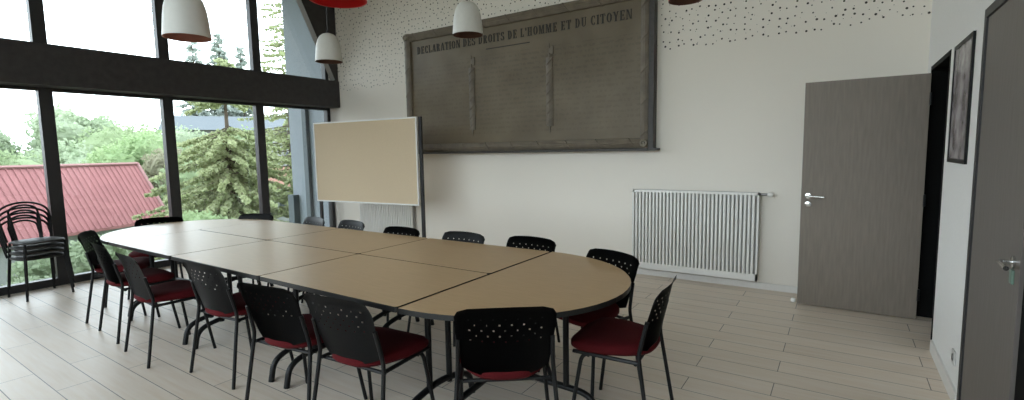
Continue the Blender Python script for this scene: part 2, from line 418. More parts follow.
# ------------------------------------------------------------------ meeting tables
TZ = .74
def rect_outline(x0, x1, y0, y1, r=.02, n=3):
    out = []
    for cx, cy, a0 in ((x1 - r, y1 - r, 0), (x0 + r, y1 - r, PI/2), (x0 + r, y0 + r, PI), (x1 - r, y0 + r, 1.5*PI)):
        for i in range(n + 1):
            a = a0 + PI/2 * i / n; out.append((cx + r*math.cos(a), cy + r*math.sin(a)))
    return out
def inset(outl, d):
    n = len(outl); res = []
    for i in range(n):
        p, q, s = Vector(outl[i-1]), Vector(outl[i]), Vector(outl[(i+1) % n])
        d1 = (q - p).normalized(); d2 = (s - q).normalized()
        nn = Vector((-d1.y - d2.y, d1.x + d2.x))
        if nn.length < 1e-6: nn = Vector((-d1.y, d1.x))
        res.append(tuple(q + nn.normalized() * d))
    return res
def slab(outl, z0, z1, bev=.003):
    bm = bmesh.new(); ins = inset(outl, bev)
    rings_mesh(bm, [[(x, y, z0) for x, y in outl], [(x, y, z1 - bev) for x, y in outl], [(x, y, z1) for x, y in ins]])
    return bm
def tabletop(t, outl):
    o = slab(outl, TZ - .0012, TZ, .0004); obj('tabletop', o, 'top', t)
    obj('edge_band', slab(inset(outl, -.0015), TZ - .028, TZ - .001, .001), 'edge', t)
def arch_leg(t, p0, p1, posts, h=.17):
    p0, p1 = Vector(p0), Vector(p1); m = (p0 + p1) / 2
    bm = bmesh.new()
    a = p0 + (p1 - p0).normalized() * .03; b = p1 - (p1 - p0).normalized() * .03
    tube(bm, smooth_path([(p0.x, p0.y, 0), (a.x, a.y, h - .02), (m.x, m.y, h + .03), (b.x, b.y, h - .02), (p1.x, p1.y, 0)], 7, .10), .0185, 10)
    for f in posts:
        q = p0.lerp(p1, f); tube(bm, [(q.x, q.y, h - .01), (q.x, q.y, TZ - .035)], .0175, 10)
    return obj('leg', bm, 'black_metal', t, True)
Y0, YM, Y1 = 1.622, 2.392, 3.162
XS = [-5.44, -4.20, -2.985, -1.765]
GAP = .0065
def rect_table(x0, x1, y0, y1, label):
    t = thing('meeting_table', label, 'table', ((x0+x1)/2, (y0+y1)/2, 0), 0, 'rectangular meeting tables pushed together')
    hx, hy = (x1-x0)/2 - GAP, (y1-y0)/2 - GAP
    tabletop(t, rect_outline(-hx, hx, -hy, hy))
    w = bmesh.new()
    for s in (-1, 1):
        tube(w, [(-hx + .09, s*(hy - .08), TZ - .05), (hx - .09, s*(hy - .08), TZ - .05)], .017, 8)
        tube(w, [(s*(hx - .09), -hy + .08, TZ - .05), (s*(hx - .09), hy - .08, TZ - .05)], .017, 8)
    obj('frame', w, 'black_metal', t, True)
    for s in (-1, 1): arch_leg(t, (s*(hx - .08), -hy + .085, 0), (s*(hx - .08), hy - .085, 0), (.36, .64))
    return t
place = ['beside the left rounded end', 'in the middle of the row', 'beside the right rounded end']
for i in range(3):
    rect_table(XS[i], XS[i+1], Y0, YM, 'tan rectangular table in the near row, %s' % place[i])
    rect_table(XS[i], XS[i+1], YM, Y1, 'tan rectangular table in the far row, %s' % place[i])
def round_end(sgn, xs, a, strt, label):
    t = thing('half_round_table', label, 'table', (xs, YM, 0), 0, 'half round end tables')
    R = (Y1 - Y0)/2 - .003; out = []
    n = 30
    for i in range(n + 1):
        th = -PI/2 + PI * i / n; out.append((strt + a*math.cos(th), R*math.sin(th)))
    out += [(.003, R), (.003, -R)]
    if sgn < 0: out = [(-x, y) for x, y in out][::-1]
    tabletop(t, out)
    w = bmesh.new()
    tube(w, [(sgn*.10, -R + .1, TZ - .05), (sgn*.10, R - .1, TZ - .05)], .017, 8)
    tube(w, [(sgn*.10, 0, TZ - .05), (sgn*(strt + a - .15), 0, TZ - .05)], .017, 8)
    obj('frame', w, 'black_metal', t, True)
    arch_leg(t, (sgn*.075, -R + .14, 0), (sgn*.075, R - .14, 0), (.17, .83), .15)
    bm = bmesh.new()
    tube(bm, smooth_path([(sgn*.11, 0, .165), (sgn*(strt + a - .17), 0.0, .145), (sgn*(strt + a - .13), 0, 0)], 7, .1), .0185, 10)
    tube(bm, [(sgn*(strt + a - .33), 0, .14), (sgn*(strt + a - .33), 0, TZ - .035)], .0175, 10)
    obj('leg', bm, 'black_metal', t, True)
round_end(1, XS[3] + .012, .835, .0, 'half round tan table closing the near right end of the group')
round_end(-1, XS[0] - .002, .94, .0, 'half round table closing the end of the group by the windows')

# ------------------------------------------------------------------ chairs
def seat_mesh():
    def outline(d, k=1):
        pts = []; n = 48
        for i in range(n):
            a = 2*PI*i/n; c, s = math.cos(a), math.sin(a)
            e = .42 if s > 0 else .66
            x = math.copysign(abs(c)**e, c); y = math.copysign(abs(s)**e, s)
            hw = .225 + .015*max(0, y) - .06*max(0, -y) - d; 
            pts.append((x*hw, (.026 + y*(.217 - d)) * k))
        return pts
    bm = bmesh.new(); rings = []
    for d, z in ((.05, .430), (.012, .432), (.0, .446), (.0, .466), (.008, .480), (.03, .489), (.09, .492), (.16, .488)):
        ring = []
        for x, y in outline(d):
            zz = z - (.022 * max(0, (y - .13)/.12)**2 if z > .47 else 0)
            ring.append((x, y, zz))
        rings.append(ring)
    return rings_mesh(bm, rings)
HOLES = []
for r in range(5):
    zc = .625 + r * .028
    n = 7 if r % 2 == 0 else 6
    for c in range(n): HOLES.append(((c - (n-1)/2) * .24, zc, r))
def back_mesh():
    bm = bmesh.new()
    us = sorted(set([-1, -.97, -.93, .93, .97, 1] + [round(h[0] + s*.018, 4) for h in HOLES for s in (-1, 1)]))
    rows = sorted(set(h[1] for h in HOLES))
    hv = lambda z: (z - .435) / (.801 - .435)
    vs = [0, .06, .15, .25, .36, .44]
    for z in rows: vs += [hv(z) - .0105, hv(z) + .0105]
    vs += [.86, .90, .94, .97, 1.0]; vs = sorted(vs)
    def P(u, v):
        au = abs(u)
        zt = .803 - .012*u*u - (.034 * ((au - .84)/.16)**2.2 if au > .84 else 0)
        zb = .440 + .045*u*u
        z = zb + (zt - zb) * v
        hw = .204 + .026*min(1, v*1.25)
        y = -.180 - .075*v + .042*u*u*(1 - .25*v) - .010*max(0, (v - .87)/.13)**2
        return (u*hw, y, z)
    g = [[bm.verts.new(P(u, v)) for u in us] for v in vs]
    holes = set()
    for (uc, zc, r) in HOLES:
        iu = us.index(round(uc - .018, 4)); jv = min(range(len(vs)), key=lambda j: abs(vs[j] - (hv(zc) - .0105)))
        holes.add((jv, iu))
        # an octagonal look is lost at this size; the cell itself is the hole
        if us[iu+1] < round(uc + .018, 4) - 1e-6: holes.add((jv, iu + 1))
    for j in range(len(vs) - 1):
        for i in range(len(us) - 1):
            if (j, i) in holes: continue
            bm.faces.new((g[j][i], g[j][i+1], g[j+1][i+1], g[j+1][i]))
    bmesh.ops.solidify(bm, geom=bm.faces[:], thickness=.007)
    return bm
def make_chair():
    t = thing('conference_chair', '', 'chair')
    obj('seat', seat_mesh(), 'red_fabric', t, True)
    b = obj('backrest', back_mesh(), 'black', t, True)
    for s in (-1, 1):
        w = bmesh.new(); tube(w, smooth_path([(s*.255, -.222, 0), (s*.226, -.150, .45), (s*.222, -.152, .49), (s*.216, -.188, .64)], 5, .05), .0108, 10)
        obj('leg', w, 'black_metal', t, True)
        w = bmesh.new(); tube(w, smooth_path([(s*.250, .215, 0), (s*.212, .155, .413), (s*.20, .10, .420)], 5, .05), .0108, 10)
        obj('leg', w, 'black_metal', t, True)
        w = bmesh.new(); tube(w, [(s*.214, -.15, .421), (s*.208, .205, .421)], .011, 8)
        obj('seat_rail', w, 'black_metal', t, True)
    w = bmesh.new(); tube(w, [(-.212, .12, .413), (.212, .12, .413)], .010, 8); obj('crossbar', w, 'black_metal', t, True)
    w = bmesh.new(); tube(w, [(-.215, -.13, .413), (.215, -.13, .413)], .010, 8)
    obj('crossbar', w, 'black_metal', t, True)
    return t
chair0 = make_chair(); first = [True]
# back position (x, y), outward angle of the back (deg, direction the back looks away from table), label
CH = [
 (-2.02, 1.435, -86, 'red-seated black chair on the near side, nearest the right rounded end'),
 (-2.54, 1.385, -83, 'red-seated black chair on the near side, second from the right rounded end'),
 (-3.43, 1.47, -87, 'red-seated black chair on the near side, third from the right rounded end'),
 (-4.28, 1.345, -94, 'red-seated black chair on the near side, fourth from the right rounded end'),
 (-5.03, 1.41, -94, 'black chair on the near side, second nearest the stacked chairs'),
 (-5.87, 1.58, -122, 'black chair turned sideways at the left rounded end, nearest the stacked chairs'),
 (-1.2, 1.735, -53, 'black chair at the right rounded end with its back square to the camera'),
 (-.70, 2.53, 4, 'red-seated chair seen from the side at the tip of the right rounded end'),
 (-1.25, 3.12, 70, 'black chair on the far curve of the right end, just left of the wide radiator'),
 (-2.03, 3.34, 88, 'black chair on the far side, below the right-hand raised divider of the tablet'),
 (-2.67, 3.275, 90, 'black chair on the far side, below the left-hand raised divider of the tablet'),
 (-3.37, 3.23, 91, 'black chair on the far side, nearest the right post of the tan board'),
 (-4.17, 3.31, 84, 'black chair on the far side, under the left half of the tan board'),
 (-4.77, 3.29, 82, 'black chair on the far side, by the left edge of the tan board'),
 (-5.74, 3.17, 114, 'black chair at the left rounded end, in front of the window post beside the spruce'),
 (-6.48, 2.44, 150, 'black chair at the left rounded end, below the right end of the red roof'),
]
for x, y, ang, lab in CH:
    c = chair0 if first[0] else copy_tree(chair0); first[0] = False
    a = math.radians(ang); ox, oy = math.cos(a), math.sin(a)
    c.location = (x - ox*.262, y - oy*.262, 0); c.rotation_euler = (0, 0, a + PI/2)
    tag(c, lab, 'chair', 'red-seated chairs around the meeting tables')

# ------------------------------------------------------------------ stacked bistro chairs
def bistro():
    t = thing('bistro_chair', '', 'chair')
    def outl(r, e=.55, n=28):
        return [(math.copysign(abs(math.cos(2*PI*i/n))**e, math.cos(2*PI*i/n))*r[0], math.copysign(abs(math.sin(2*PI*i/n))**e, math.sin(2*PI*i/n))*r[1]) for i in range(n)]
    w = bmesh.new(); rings_mesh(w, [[(x, y, z) for x, y in outl(r)] for r, z in (((.195, .185), .430), ((.205, .195), .436), ((.205, .195), .448), ((.195, .185), .454))])
    obj('seat', w, 'steel_dark', t, True)
    def hoop(hw, zt, n=16, pinch=0):
        pts = []
        for i in range(n + 1):
            th = PI - PI*i/n
            pts.append((hw*math.cos(th), -.185 - .085*1.0, zt - hw*.62 + hw*.62*math.sin(th)))
        return [(-hw*.86, -.175, .44), (-hw*.98, -.225, .66)] + pts + [(hw*.98, -.225, .66), (hw*.86, -.175, .44)]
    w = bmesh.new(); tube(w, hoop(.225, .86), .0115, 8); obj('back_hoop', w, 'black_metal', t, True)
    w = bmesh.new(); tube(w, hoop(.125, .83), .0105, 8); obj('inner_hoop', w, 'black_metal', t, True)
    for s in (-1, 1):
        w = bmesh.new(); tube(w, [(s*.17, .165, .435), (s*.20, .205, 0)], .012, 8); obj('leg', w, 'black_metal', t, True)
        w = bmesh.new(); tube(w, [(s*.175, -.165, .435), (s*.20, -.225, 0)], .012, 8); obj('leg', w, 'black_metal', t, True)
    return t
M['steel_dark'] = simple('worn_dark_metal', (.045, .043, .04), .6, .2, var=.2)
b0 = bistro(); a = math.radians(8)
lv = ['lowest chair, standing on the floor, in the stack of black hoop-backed chairs', 'second chair up in the stack of black hoop-backed chairs by the window',
      'third chair up in the stack of black hoop-backed chairs by the window', 'topmost chair in the stack of black hoop-backed chairs by the window']
for i in range(4):
    c = b0 if i == 0 else copy_tree(b0)
    f = Vector((math.cos(a), math.sin(a)))
    c.location = (-7.275 + .012*i*f.x, 1.555 + .012*i*f.y, .0575*i); c.rotation_euler = (0, 0, a - PI/2); c.scale = (.98, .98, .98)
    tag(c, lv[i], 'chair', 'stacked hoop-backed chairs by the window')

# ------------------------------------------------------------------ declaration tablet
TX0, TX1, TZ0, TZ1 = -5.655, -1.825, 1.495, 3.285
tb = thing('stone_tablet', 'large grey brown relief tablet headed DECLARATION DES DROITS DE L\'HOMME hanging on the far wall', 'wall tablet', (0, 0, 0))
obj('slab', box(TX0 + .05, TX1 - .05, D - .07, D - .002, TZ0 + .02, TZ1 - .05, .004), 'tablet', tb)
YF = D - .07
def rod_bundle(p0, p1, r, mat='tablet_rod', bands=8, nm='border_rod'):
    p0, p1 = Vector(p0), Vector(p1); d = (p1 - p0).normalized(); L = (p1 - p0).length
    side = Vector((0, -1, 0)); s2 = d.cross(side).normalized()
    w = bmesh.new()
    for kx, ky in ((0, .62), (-.62, .25), (.62, .25), (-.35, .5), (.35, .5)):
        o = s2 * (kx * r) + side * (ky * r * .6)
        tube(w, [p0 + o, p1 + o], r * .42, 8)
    o = obj(nm, w, mat, tb, True)
    # diagonal ribbons bound round the rods, kept in the part's own mesh
    me = o.data; b2 = bmesh.new(); b2.from_mesh(me)
    for i in range(bands):
        c = p0 + d * L * (i + .5) / bands; pts = []
        for j in range(9):
            th = PI * j / 8 - PI/2
            pts.append(c + s2 * (math.sin(th) * r * 1.02) + side * (math.cos(th) * r * .78) + d * (math.sin(th) * r * .9))
        tube(b2, pts, r * .16, 5)
    b2.to_mesh(me); b2.free()
    return o
fr = .058
rod_bundle((TX0, YF, TZ1 - fr), (TX1, YF, TZ1 - fr), fr, bands=9)
rod_bundle((TX0 + .09, YF, TZ0 + fr), (TX1, YF, TZ0 + fr), fr, bands=9)
rod_bundle((TX0 + fr, YF, TZ0), (TX0 + fr, YF, TZ1), fr, bands=5)
rod_bundle((TX1 - fr, YF, TZ0), (TX1 - fr, YF, TZ1), fr, bands=5)
for x in (TX0 + fr, TX1 - fr):
    for z in (TZ0 + fr, TZ1 - fr):
        w = bmesh.new(); disc_lathe(w, [(.046, YF + .02), (.046, YF - .062), (.037, YF - .078), (.026, YF - .074), (.024, YF - .052), (.012, YF - .052), (.010, YF - .078), (.002, YF - .080)], 20, (x, 0, z), 'Y')
        obj('corner_rosette', w, 'rosette', tb, True)
w = bmesh.new(); box(TX0 + .02, TX1 - .012, D - .14, D - .002, TZ0 - .028, TZ0, .004, w)
obj('ledge', w, 'tablet_dark', tb)
w = bmesh.new(); quad_box(w, TX1 - .012, TX1 + .045, D - .12, D - .002, TZ0 - .0, TZ1); quad_box(w, TX1 - .02, TX1 + .09, D - .13, D - .002, TZ0 - .028, TZ0)
obj('shadow_edge', w, 'tablet_dark', tb)  # dark box paints the shadow edge at the tablet's right
for x in (-4.38, -3.13):
    o = rod_bundle((x, YF + .012, 1.80), (x, YF + .012, 2.66), .05, bands=7, nm='fasces')
    b2 = bmesh.new(); b2.from_mesh(o.data)
    tube(b2, [(x, YF - .004, 2.64), (x, YF - .004, 2.83)], .012, 8, .004)
    tube(b2, [(x, YF - .004, 1.82), (x, YF - .004, 1.71)], .014, 8, .003)
    axe = [(x + .0, 2.77), (x + .055, 2.80), (x + .062, 2.74), (x + .055, 2.69), (x, 2.715)]
    A = [b2.verts.new((p, YF - .012, q)) for p, q in axe]; B = [b2.verts.new((p, YF + .004, q)) for p, q in axe]
    b2.faces.new(A); b2.faces.new(B[::-1])
    for i in range(5): b2.faces.new((A[i], A[(i+1) % 5], B[(i+1) % 5], B[i]))
    b2.to_mesh(o.data); b2.free()
# lettering in condensed serif capitals
T_, H_, SF = .25, .06, .10
def R_(x0, y0, x1, y1): return [(x0, y0), (x1, y0), (x1, y1), (x0, y1)]
def stem(x, w=T_, y0=0, y1=1): return [R_(x, y0, x + w, y1)]
def ser(x, w=T_, y=0):  # slab at the foot (y = 0) or head (y = 1) of a stem
    return [R_(x - .10, 0, x + w + .10, H_)] if y == 0 else [R_(x - .10, 1 - H_, x + w + .10, 1)]
def I_(x, w=T_): return stem(x, w) + ser(x, w, 0) + ser(x, w, 1)
def arc(cx, cy, rx, ry, a0, a1, tx=T_, ty=H_, n=14):
    q = []
    P = lambda t, ax, ay: (cx + ax*math.cos(t), cy + ay*math.sin(t))
    for i in range(n):
        t0, t1 = a0 + (a1-a0)*i/n, a0 + (a1-a0)*(i+1)/n
        q.append([P(t0, rx, ry), P(t1, rx, ry), P(t1, rx-tx, ry-ty), P(t0, rx-tx, ry-ty)])
    return q
def bar(x0, y0, x1, y1, w): return [[(x0, y0), (x0 + w, y0), (x1 + w, y1), (x1, y1)]]
h = PI/2
GL = {
 'D': (I_(.10) + [R_(.1, 0, .45, H_), R_(.1, 1-H_, .45, 1)] + arc(.40, .5, .52, .5, -h, h), 1.0),
 'E': (I_(.10) + [R_(.1, 0, .82, H_), R_(.1, 1-H_, .82, 1), R_(.3, .48, .66, .53), R_(.76, 0, .82, .24), R_(.76, .76, .82, 1), R_(.60, .40, .66, .61)], .9),
 'C': (arc(.52, .5, .46, .5, .30*PI, 1.7*PI) + [R_(.76, .68, .82, .98), R_(.76, .02, .82, .26)], .92),
 'L': (I_(.10) + [R_(.1, 0, .8, H_), R_(.73, 0, .8, .28)], .86),
 'A': (bar(.06, 0, .42, 1, .06) + bar(.68, 0, .40, 1, T_) + [R_(.2, .30, .75, .35), R_(-.02, 0, .24, H_), R_(.58, 0, 1.02, H_)], 1.0),
 'R': (I_(.10) + [R_(.1, 1-H_, .45, 1), R_(.3, .47, .5, .52)] + arc(.42, .75, .44, .25, -h, h) + bar(.66, 0, .42, .49, T_) + [R_(.6, 0, 1.0, H_)], 1.02),
 'T': (I_(.34) + [R_(.02, 1-H_, .92, 1), R_(.02, .72, .08, 1), R_(.86, .72, .92, 1)], .94),
 'I': (I_(.10), .46),
 'O': (arc(.5, .5, .48, .5, 0, 2*PI, n=24), 1.0),
 'N': (stem(.12, .06) + ser(.10, .08, 0) + ser(.10, .08, 1) + bar(.72, 0, .12, 1, T_) + stem(.90, .06) + ser(.90, .06, 1), 1.06),
 'S': (arc(.45, .74, .40, .26, .15*PI, 1.5*PI) + arc(.45, .26, .42, .26, -.85*PI, .5*PI) + [R_(.72, .70, .78, .98), R_(.06, .02, .12, .30)], .9),
 'H': (I_(.10) + I_(.68) + [R_(.3, .47, .7, .53)], 1.04),
 'M': (stem(.12, .06) + ser(.10, .08, 0) + bar(.50, 0, .12, 1, T_) + bar(.54, 0, .90, 1, .06) + I_(.92) + [R_(.0, 1-H_, .3, 1)], 1.30),
 'U': (stem(.10, T_, .3, 1) + ser(.10, T_, 1) + arc(.48, .34, .38, .34, PI, 1.5*PI, T_, H_) + arc(.48, .34, .40, .34, 1.5*PI, 2*PI, .06, H_) + stem(.82, .06, .3, 1) + ser(.80, .08, 1), 1.0),
 'Y': (stem(.36, T_, 0, .48) + ser(.36, T_, 0) + bar(.36, .46, .02, 1, T_) + bar(.56, .46, .86, 1, .06) + [R_(-.06, 1-H_, .36, 1), R_(.72, 1-H_, 1.0, 1)], .98),
 "'": (bar(.06, .68, .08, 1, .16), .3),
}
text = "DECLARATION DES DROITS DE L'HOMME ET DU CITOYEN"
adv = lambda c: .62 if c == ' ' else GL[c][1] + .27
tot = sum(adv(c) for c in text); LX0, LX1, LZ, LH = -5.41, -2.035, 2.965, .108
sx = (LX1 - LX0) / tot; px = LX0
w = bmesh.new()
for c in text:
    if c != ' ':
        for q in GL[c][0]:
            A = [w.verts.new((px + u*sx, YF - .006, LZ + v*LH)) for u, v in q]; B = [w.verts.new((px + u*sx, YF + .006, LZ + v*LH)) for u, v in q]
            n = len(q); w.faces.new(A); w.faces.new(B[::-1])
            for i in range(n): w.faces.new((A[i], A[(i+1) % n], B[(i+1) % n], B[i]))
    px += adv(c) * sx
obj('lettering', w, 'letter', tb)['label'] = 'dark serif capitals'
w = bmesh.new(); quad_box(w, -4.12, -3.42, YF - .005, YF + .004, 2.878, 2.889); obj('subtitle_rule', w, 'letter', tb)

# ------------------------------------------------------------------ radiators
def radiator(x0, x1, z0, z1, label, valve=True):
    t = thing('radiator', label, 'radiator', (x0, D, 0), 0, 'ribbed white radiators on the far wall')
    L = x1 - x0
    w = bmesh.new(); box(0, L, -.07, -.03, z0, z1, .004, w); obj('body', w, 'rad_gap_shade', t)
    n = int(round((L - .05) / .0405)); w = bmesh.new()
    for i in range(n):
        c = .03 + (L - .06) * (i + .5) / n
        box(c - .0115, c + .0115, -.112, -.069, z0 + .07, z1 - .025, .004, w)
    obj('rib_front', w, 'white_metal', t)
    w = bmesh.new(); quad_box(w, 0, L, -.106, -.084, z1 - .027, z1); quad_box(w, 0, L, -.106, -.084, z0, z0 + .072)
    quad_box(w, 0, .018, -.106, -.084, z0, z1); quad_box(w, L - .018, L, -.106, -.084, z0, z1)
    obj('rim', w, 'white_metal', t)
    w = bmesh.new()
    for fx in (.2, L - .2): quad_box(w, fx, fx + .03, -.031, -.001, z0 + .1, z1 - .1)
    obj('bracket', w, 'white_metal', t)
    if valve:
        w = bmesh.new(); tube(w, [(L - .01, -.06, z1 - .018), (L + .075, -.06, z1 - .018)], .012, 10); obj('pipe', w, 'steel', t, True)['label'] = 'dull steel pipe'
        w = bmesh.new(); disc_lathe(w, [(.019, L + .07), (.023, L + .078), (.023, L + .112), (.015, L + .122)], 16, (0, -.06, z1 - .018), 'X'); obj('thermostat_head', w, 'white_metal', t, True)
    return t
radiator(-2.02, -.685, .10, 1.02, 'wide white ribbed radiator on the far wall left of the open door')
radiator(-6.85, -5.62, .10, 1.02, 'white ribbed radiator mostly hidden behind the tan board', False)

# ------------------------------------------------------------------ tan board on a stand
bt = thing('display_board', 'tan display board in a white frame standing before the corner of the room', 'board', (-6.71, 4.665, 0), math.atan2(.165, 1.99))
W, Z0, Z1 = 2.0, .775, 1.965
obj('panel', box(.018, W - .018, -.008, .012, Z0 + .018, Z1 - .018), 'cork', bt)
w = bmesh.new()
for a_ in ((0, .02, Z0, Z1), (W - .02, W, Z0, Z1), (.02, W - .02, Z0, Z0 + .02), (.02, W - .02, Z1 - .02, Z1)):
    box(a_[0], a_[1], -.014, .016, a_[2], a_[3], .003, w)
obj('border', w, 'alu', bt)
for x in (.03, W + .025):
    w = bmesh.new(); box(x - .022, x + .022, .02, .055, .03, Z1 + (.0 if x > 1 else -.02), .004, w); obj('post', w, 'dark_frame', bt)
    w = bmesh.new(); box(x - .022, x + .022, -.28, .34, .0, .035, .006, w); obj('foot', w, 'dark_frame', bt)

# ------------------------------------------------------------------ framed picture, socket
pt = thing('framed_picture', 'narrow grey print in a black frame on the right wall between the doors', 'picture', (XR, 0, 0))
obj('print', box(-.009, -.002, 3.80, 4.31, 1.385, 2.09), 'print', pt)
w = bmesh.new(); y0, y1, z0, z1 = 3.775, 4.335, 1.365, 2.105
for a_ in ((y0, y0+.026, z0, z1), (y1-.026, y1, z0, z1), (y0+.026, y1-.026, z0, z0+.026), (y0+.026, y1-.026, z1-.026, z1)):
    quad_box(w, -.014, -.001, *a_)
obj('frame', w, 'black', pt)
st = thing('wall_socket', 'white wall socket low on the right wall between the doors', 'socket', (XR, 3.73, .245))
obj('plate', box(-.010, -.001, -.041, .041, -.041, .041, .003), 'socket', st)
w = bmesh.new(); disc_lathe(w, [(.021, -.0095), (.021, -.0125), (.017, -.0125), (.017, -.010)], 18, (0, 0, 0), 'X'); obj('outlet', w, 'steel', st, True)

# ------------------------------------------------------------------ pendant lamps
def pendant(x, y, z, dia, hgt, mat, inner, label):
    t = thing('pendant_lamp', label, 'lamp', (x, y, z), 0, 'bell shaped pendant lamps')
    R = dia/2
    prof = [(1.0, 0), (.985, .06), (.955, .22), (.915, .42), (.86, .60), (.77, .75), (.63, .875), (.43, .955), (.20, .995)]
    w = bmesh.new()
    out = [(r*R, q*hgt) for r, q in prof]
    _, rg = lathe(w, out, 40); w.faces.new(rg[-1])
    obj('shade', w, mat, t, True)
    w = bmesh.new(); inn = [(r*R - .004, q*hgt*.985 + .0) for r, q in prof]
    inn[0] = (R - .0005, 0.0); inn.insert(1, (R - .006, .001))
    _, rg = lathe(w, inn, 40); w.faces.new(rg[-1][::-1])
    obj('lining', w, inner, t, True)
    w = bmesh.new(); disc_lathe(w, [(.03, hgt*.62), (.03, hgt*.96)], 14); obj('lamp_holder', w, 'white_lamp', t, True)
    w = bmesh.new(); disc_lathe(w, [(.012, hgt*.99), (.012, hgt + .02), (.006, hgt + .035)], 12)
    tube(w, [(0, 0, hgt + .03), (0, 0, ZC - z - .02)], .004, 6); obj('cord', w, 'black', t, True)
    w = bmesh.new(); disc_lathe(w, [(.05, ZC - z - .03), (.05, ZC - z)], 20); obj('ceiling_rose', w, 'white_lamp', t, True)
pendant(-3.035, 1.35, 2.135, .235, .26, 'white_lamp', 'copper', 'white bell pendant lamp hanging before the upper windows, nearest of the white ones')
pendant(-4.98, 3.71, 2.55, .305, .32, 'white_lamp', 'brown_in', 'white bell pendant lamp beside the corner above the tan board')
pendant(-3.10, 3.92, 2.625, .30, .32, 'white_lamp', 'brown_in', 'white bell pendant lamp hanging before the tablet')
pendant(-2.55, 1.985, 2.40, .335, .32, 'red_lamp', 'red_lamp', 'red pendant lamp at the top of the picture above the corner')
pendant(-1.02, 3.92, 2.585, .25, .32, 'red_lamp', 'brown_in', 'dark red pendant lamp barely visible above the tablet\'s right edge')

# ------------------------------------------------------------------ outside
g = bmesh.new()
prof = [(-7.9, -.25), (-11, -.7), (-15, -1.9), (-22, -2.3), (-34, -1.2), (-70, 2.0)]
rows = [[g.verts.new((x, y, z + .15*math.sin(y*.7 + x))) for x, z in prof] for y in range(-20, 61, 4)]
for a_, b_ in zip(rows, rows[1:]):
    for i in range(len(prof) - 1): g.faces.new((a_[i], a_[i+1], b_[i+1], b_[i]))
struct('ground', g, 'grass', 'green sloping ground outside', smooth=True)
# outer continuation of the far wall
w = bmesh.new(); quad_box(w, -8.93, -7.745, D + .0, D + .25, -.6, ZC + .3)
ew = struct('wall_outside', w, 'clad', 'blue grey outer screen wall beyond the glazing')
w = bmesh.new(); quad_box(w, -8.42, -8.30, D - .07, D, -.6, 2.9); quad_box(w, -8.93, -8.75, D - .12, D, -.6, .72)
struct('wall_post', w, 'clad_dark', parent=ew)

def leaf_mesh(name, pts, size, mat, jit=.5):
    """many small leaf quads as ONE foliage mesh"""
    vs, fs = [], []
    for p, s in pts:
        n = Vector((random.gauss(0, 1), random.gauss(0, 1), random.gauss(.4, 1))).normalized()
        u = n.orthogonal().normalized(); u.rotate(Matrix.Rotation(random.random()*6.28, 3, n)); v = n.cross(u)
        L = s * (1 + random.uniform(-jit, jit)); i = len(vs)
        vs += [p - u*L*.5, p + v*L*.33, p + u*L*.5, p - v*L*.33]; fs.append((i, i+1, i+2, i+3))
    me = bpy.data.meshes.new(name); me.from_pydata([tuple(v) for v in vs], [], fs); me.materials.append(M[mat]); return me
def blob_points(blobs, n, size):
    out = []
    tot = sum(b[3]**2 for b in blobs)
    for cx, cy, cz, r in blobs:
        for _ in range(int(n * r*r / tot)):
            d = Vector((random.gauss(0,1), random.gauss(0,1), random.gauss(0,1))).normalized()
            rr = r * random.uniform(.72, 1.06)
            out.append((Vector((cx, cy, cz)) + d*rr, size))
    return out
def core(blobs, f=.8):
    bm = bmesh.new()
    for cx, cy, cz, r in blobs:
        bmesh.ops.create_icosphere(bm, subdivisions=2, radius=r*f, matrix=Matrix.Translation((cx, cy, cz)))
    for v in bm.verts: v.co += Vector((random.uniform(-.1,.1), random.uniform(-.1,.1), random.uniform(-.1,.1)))
    return bm
def bush(name, label, loc, w_, h_, mat, n=9500, size=.15, group='shrubs behind the red roof', cat='shrub'):
    t = thing(name, label, cat, loc, 0, group); blobs = []
    for i in range(9):
        a_ = random.random()*6.28; q = random.uniform(0, .75)
        z = random.uniform(.25, .8)*h_
        blobs.append((math.cos(a_)*q*w_*.5, math.sin(a_)*q*w_*.5, z, random.uniform(.26, .38)*min(w_, h_)))
    blobs.append((0, 0, h_*.72, .3*min(w_, h_))); blobs.append((0, 0, h_*.4, .42*min(w_, h_)))
    me = leaf_mesh('foliage', blob_points(blobs, n, size), size, mat)
    cb = core(blobs); me2 = bpy.data.meshes.new('x'); cb.to_mesh(me2); cb.free()
    b2 = bmesh.new(); b2.from_mesh(me); b2.from_mesh(me2); b2.to_mesh(me); b2.free(); bpy.data.meshes.remove(me2)
    o = bpy.data.objects.new('foliage', me); COL.objects.link(o); o.parent = t
    w = bmesh.new(); tube(w, [(0, 0, -.3), (0, 0, h_*.6)], .09, 8, .04); obj('trunk', w, 'bark', t, True)
    return t
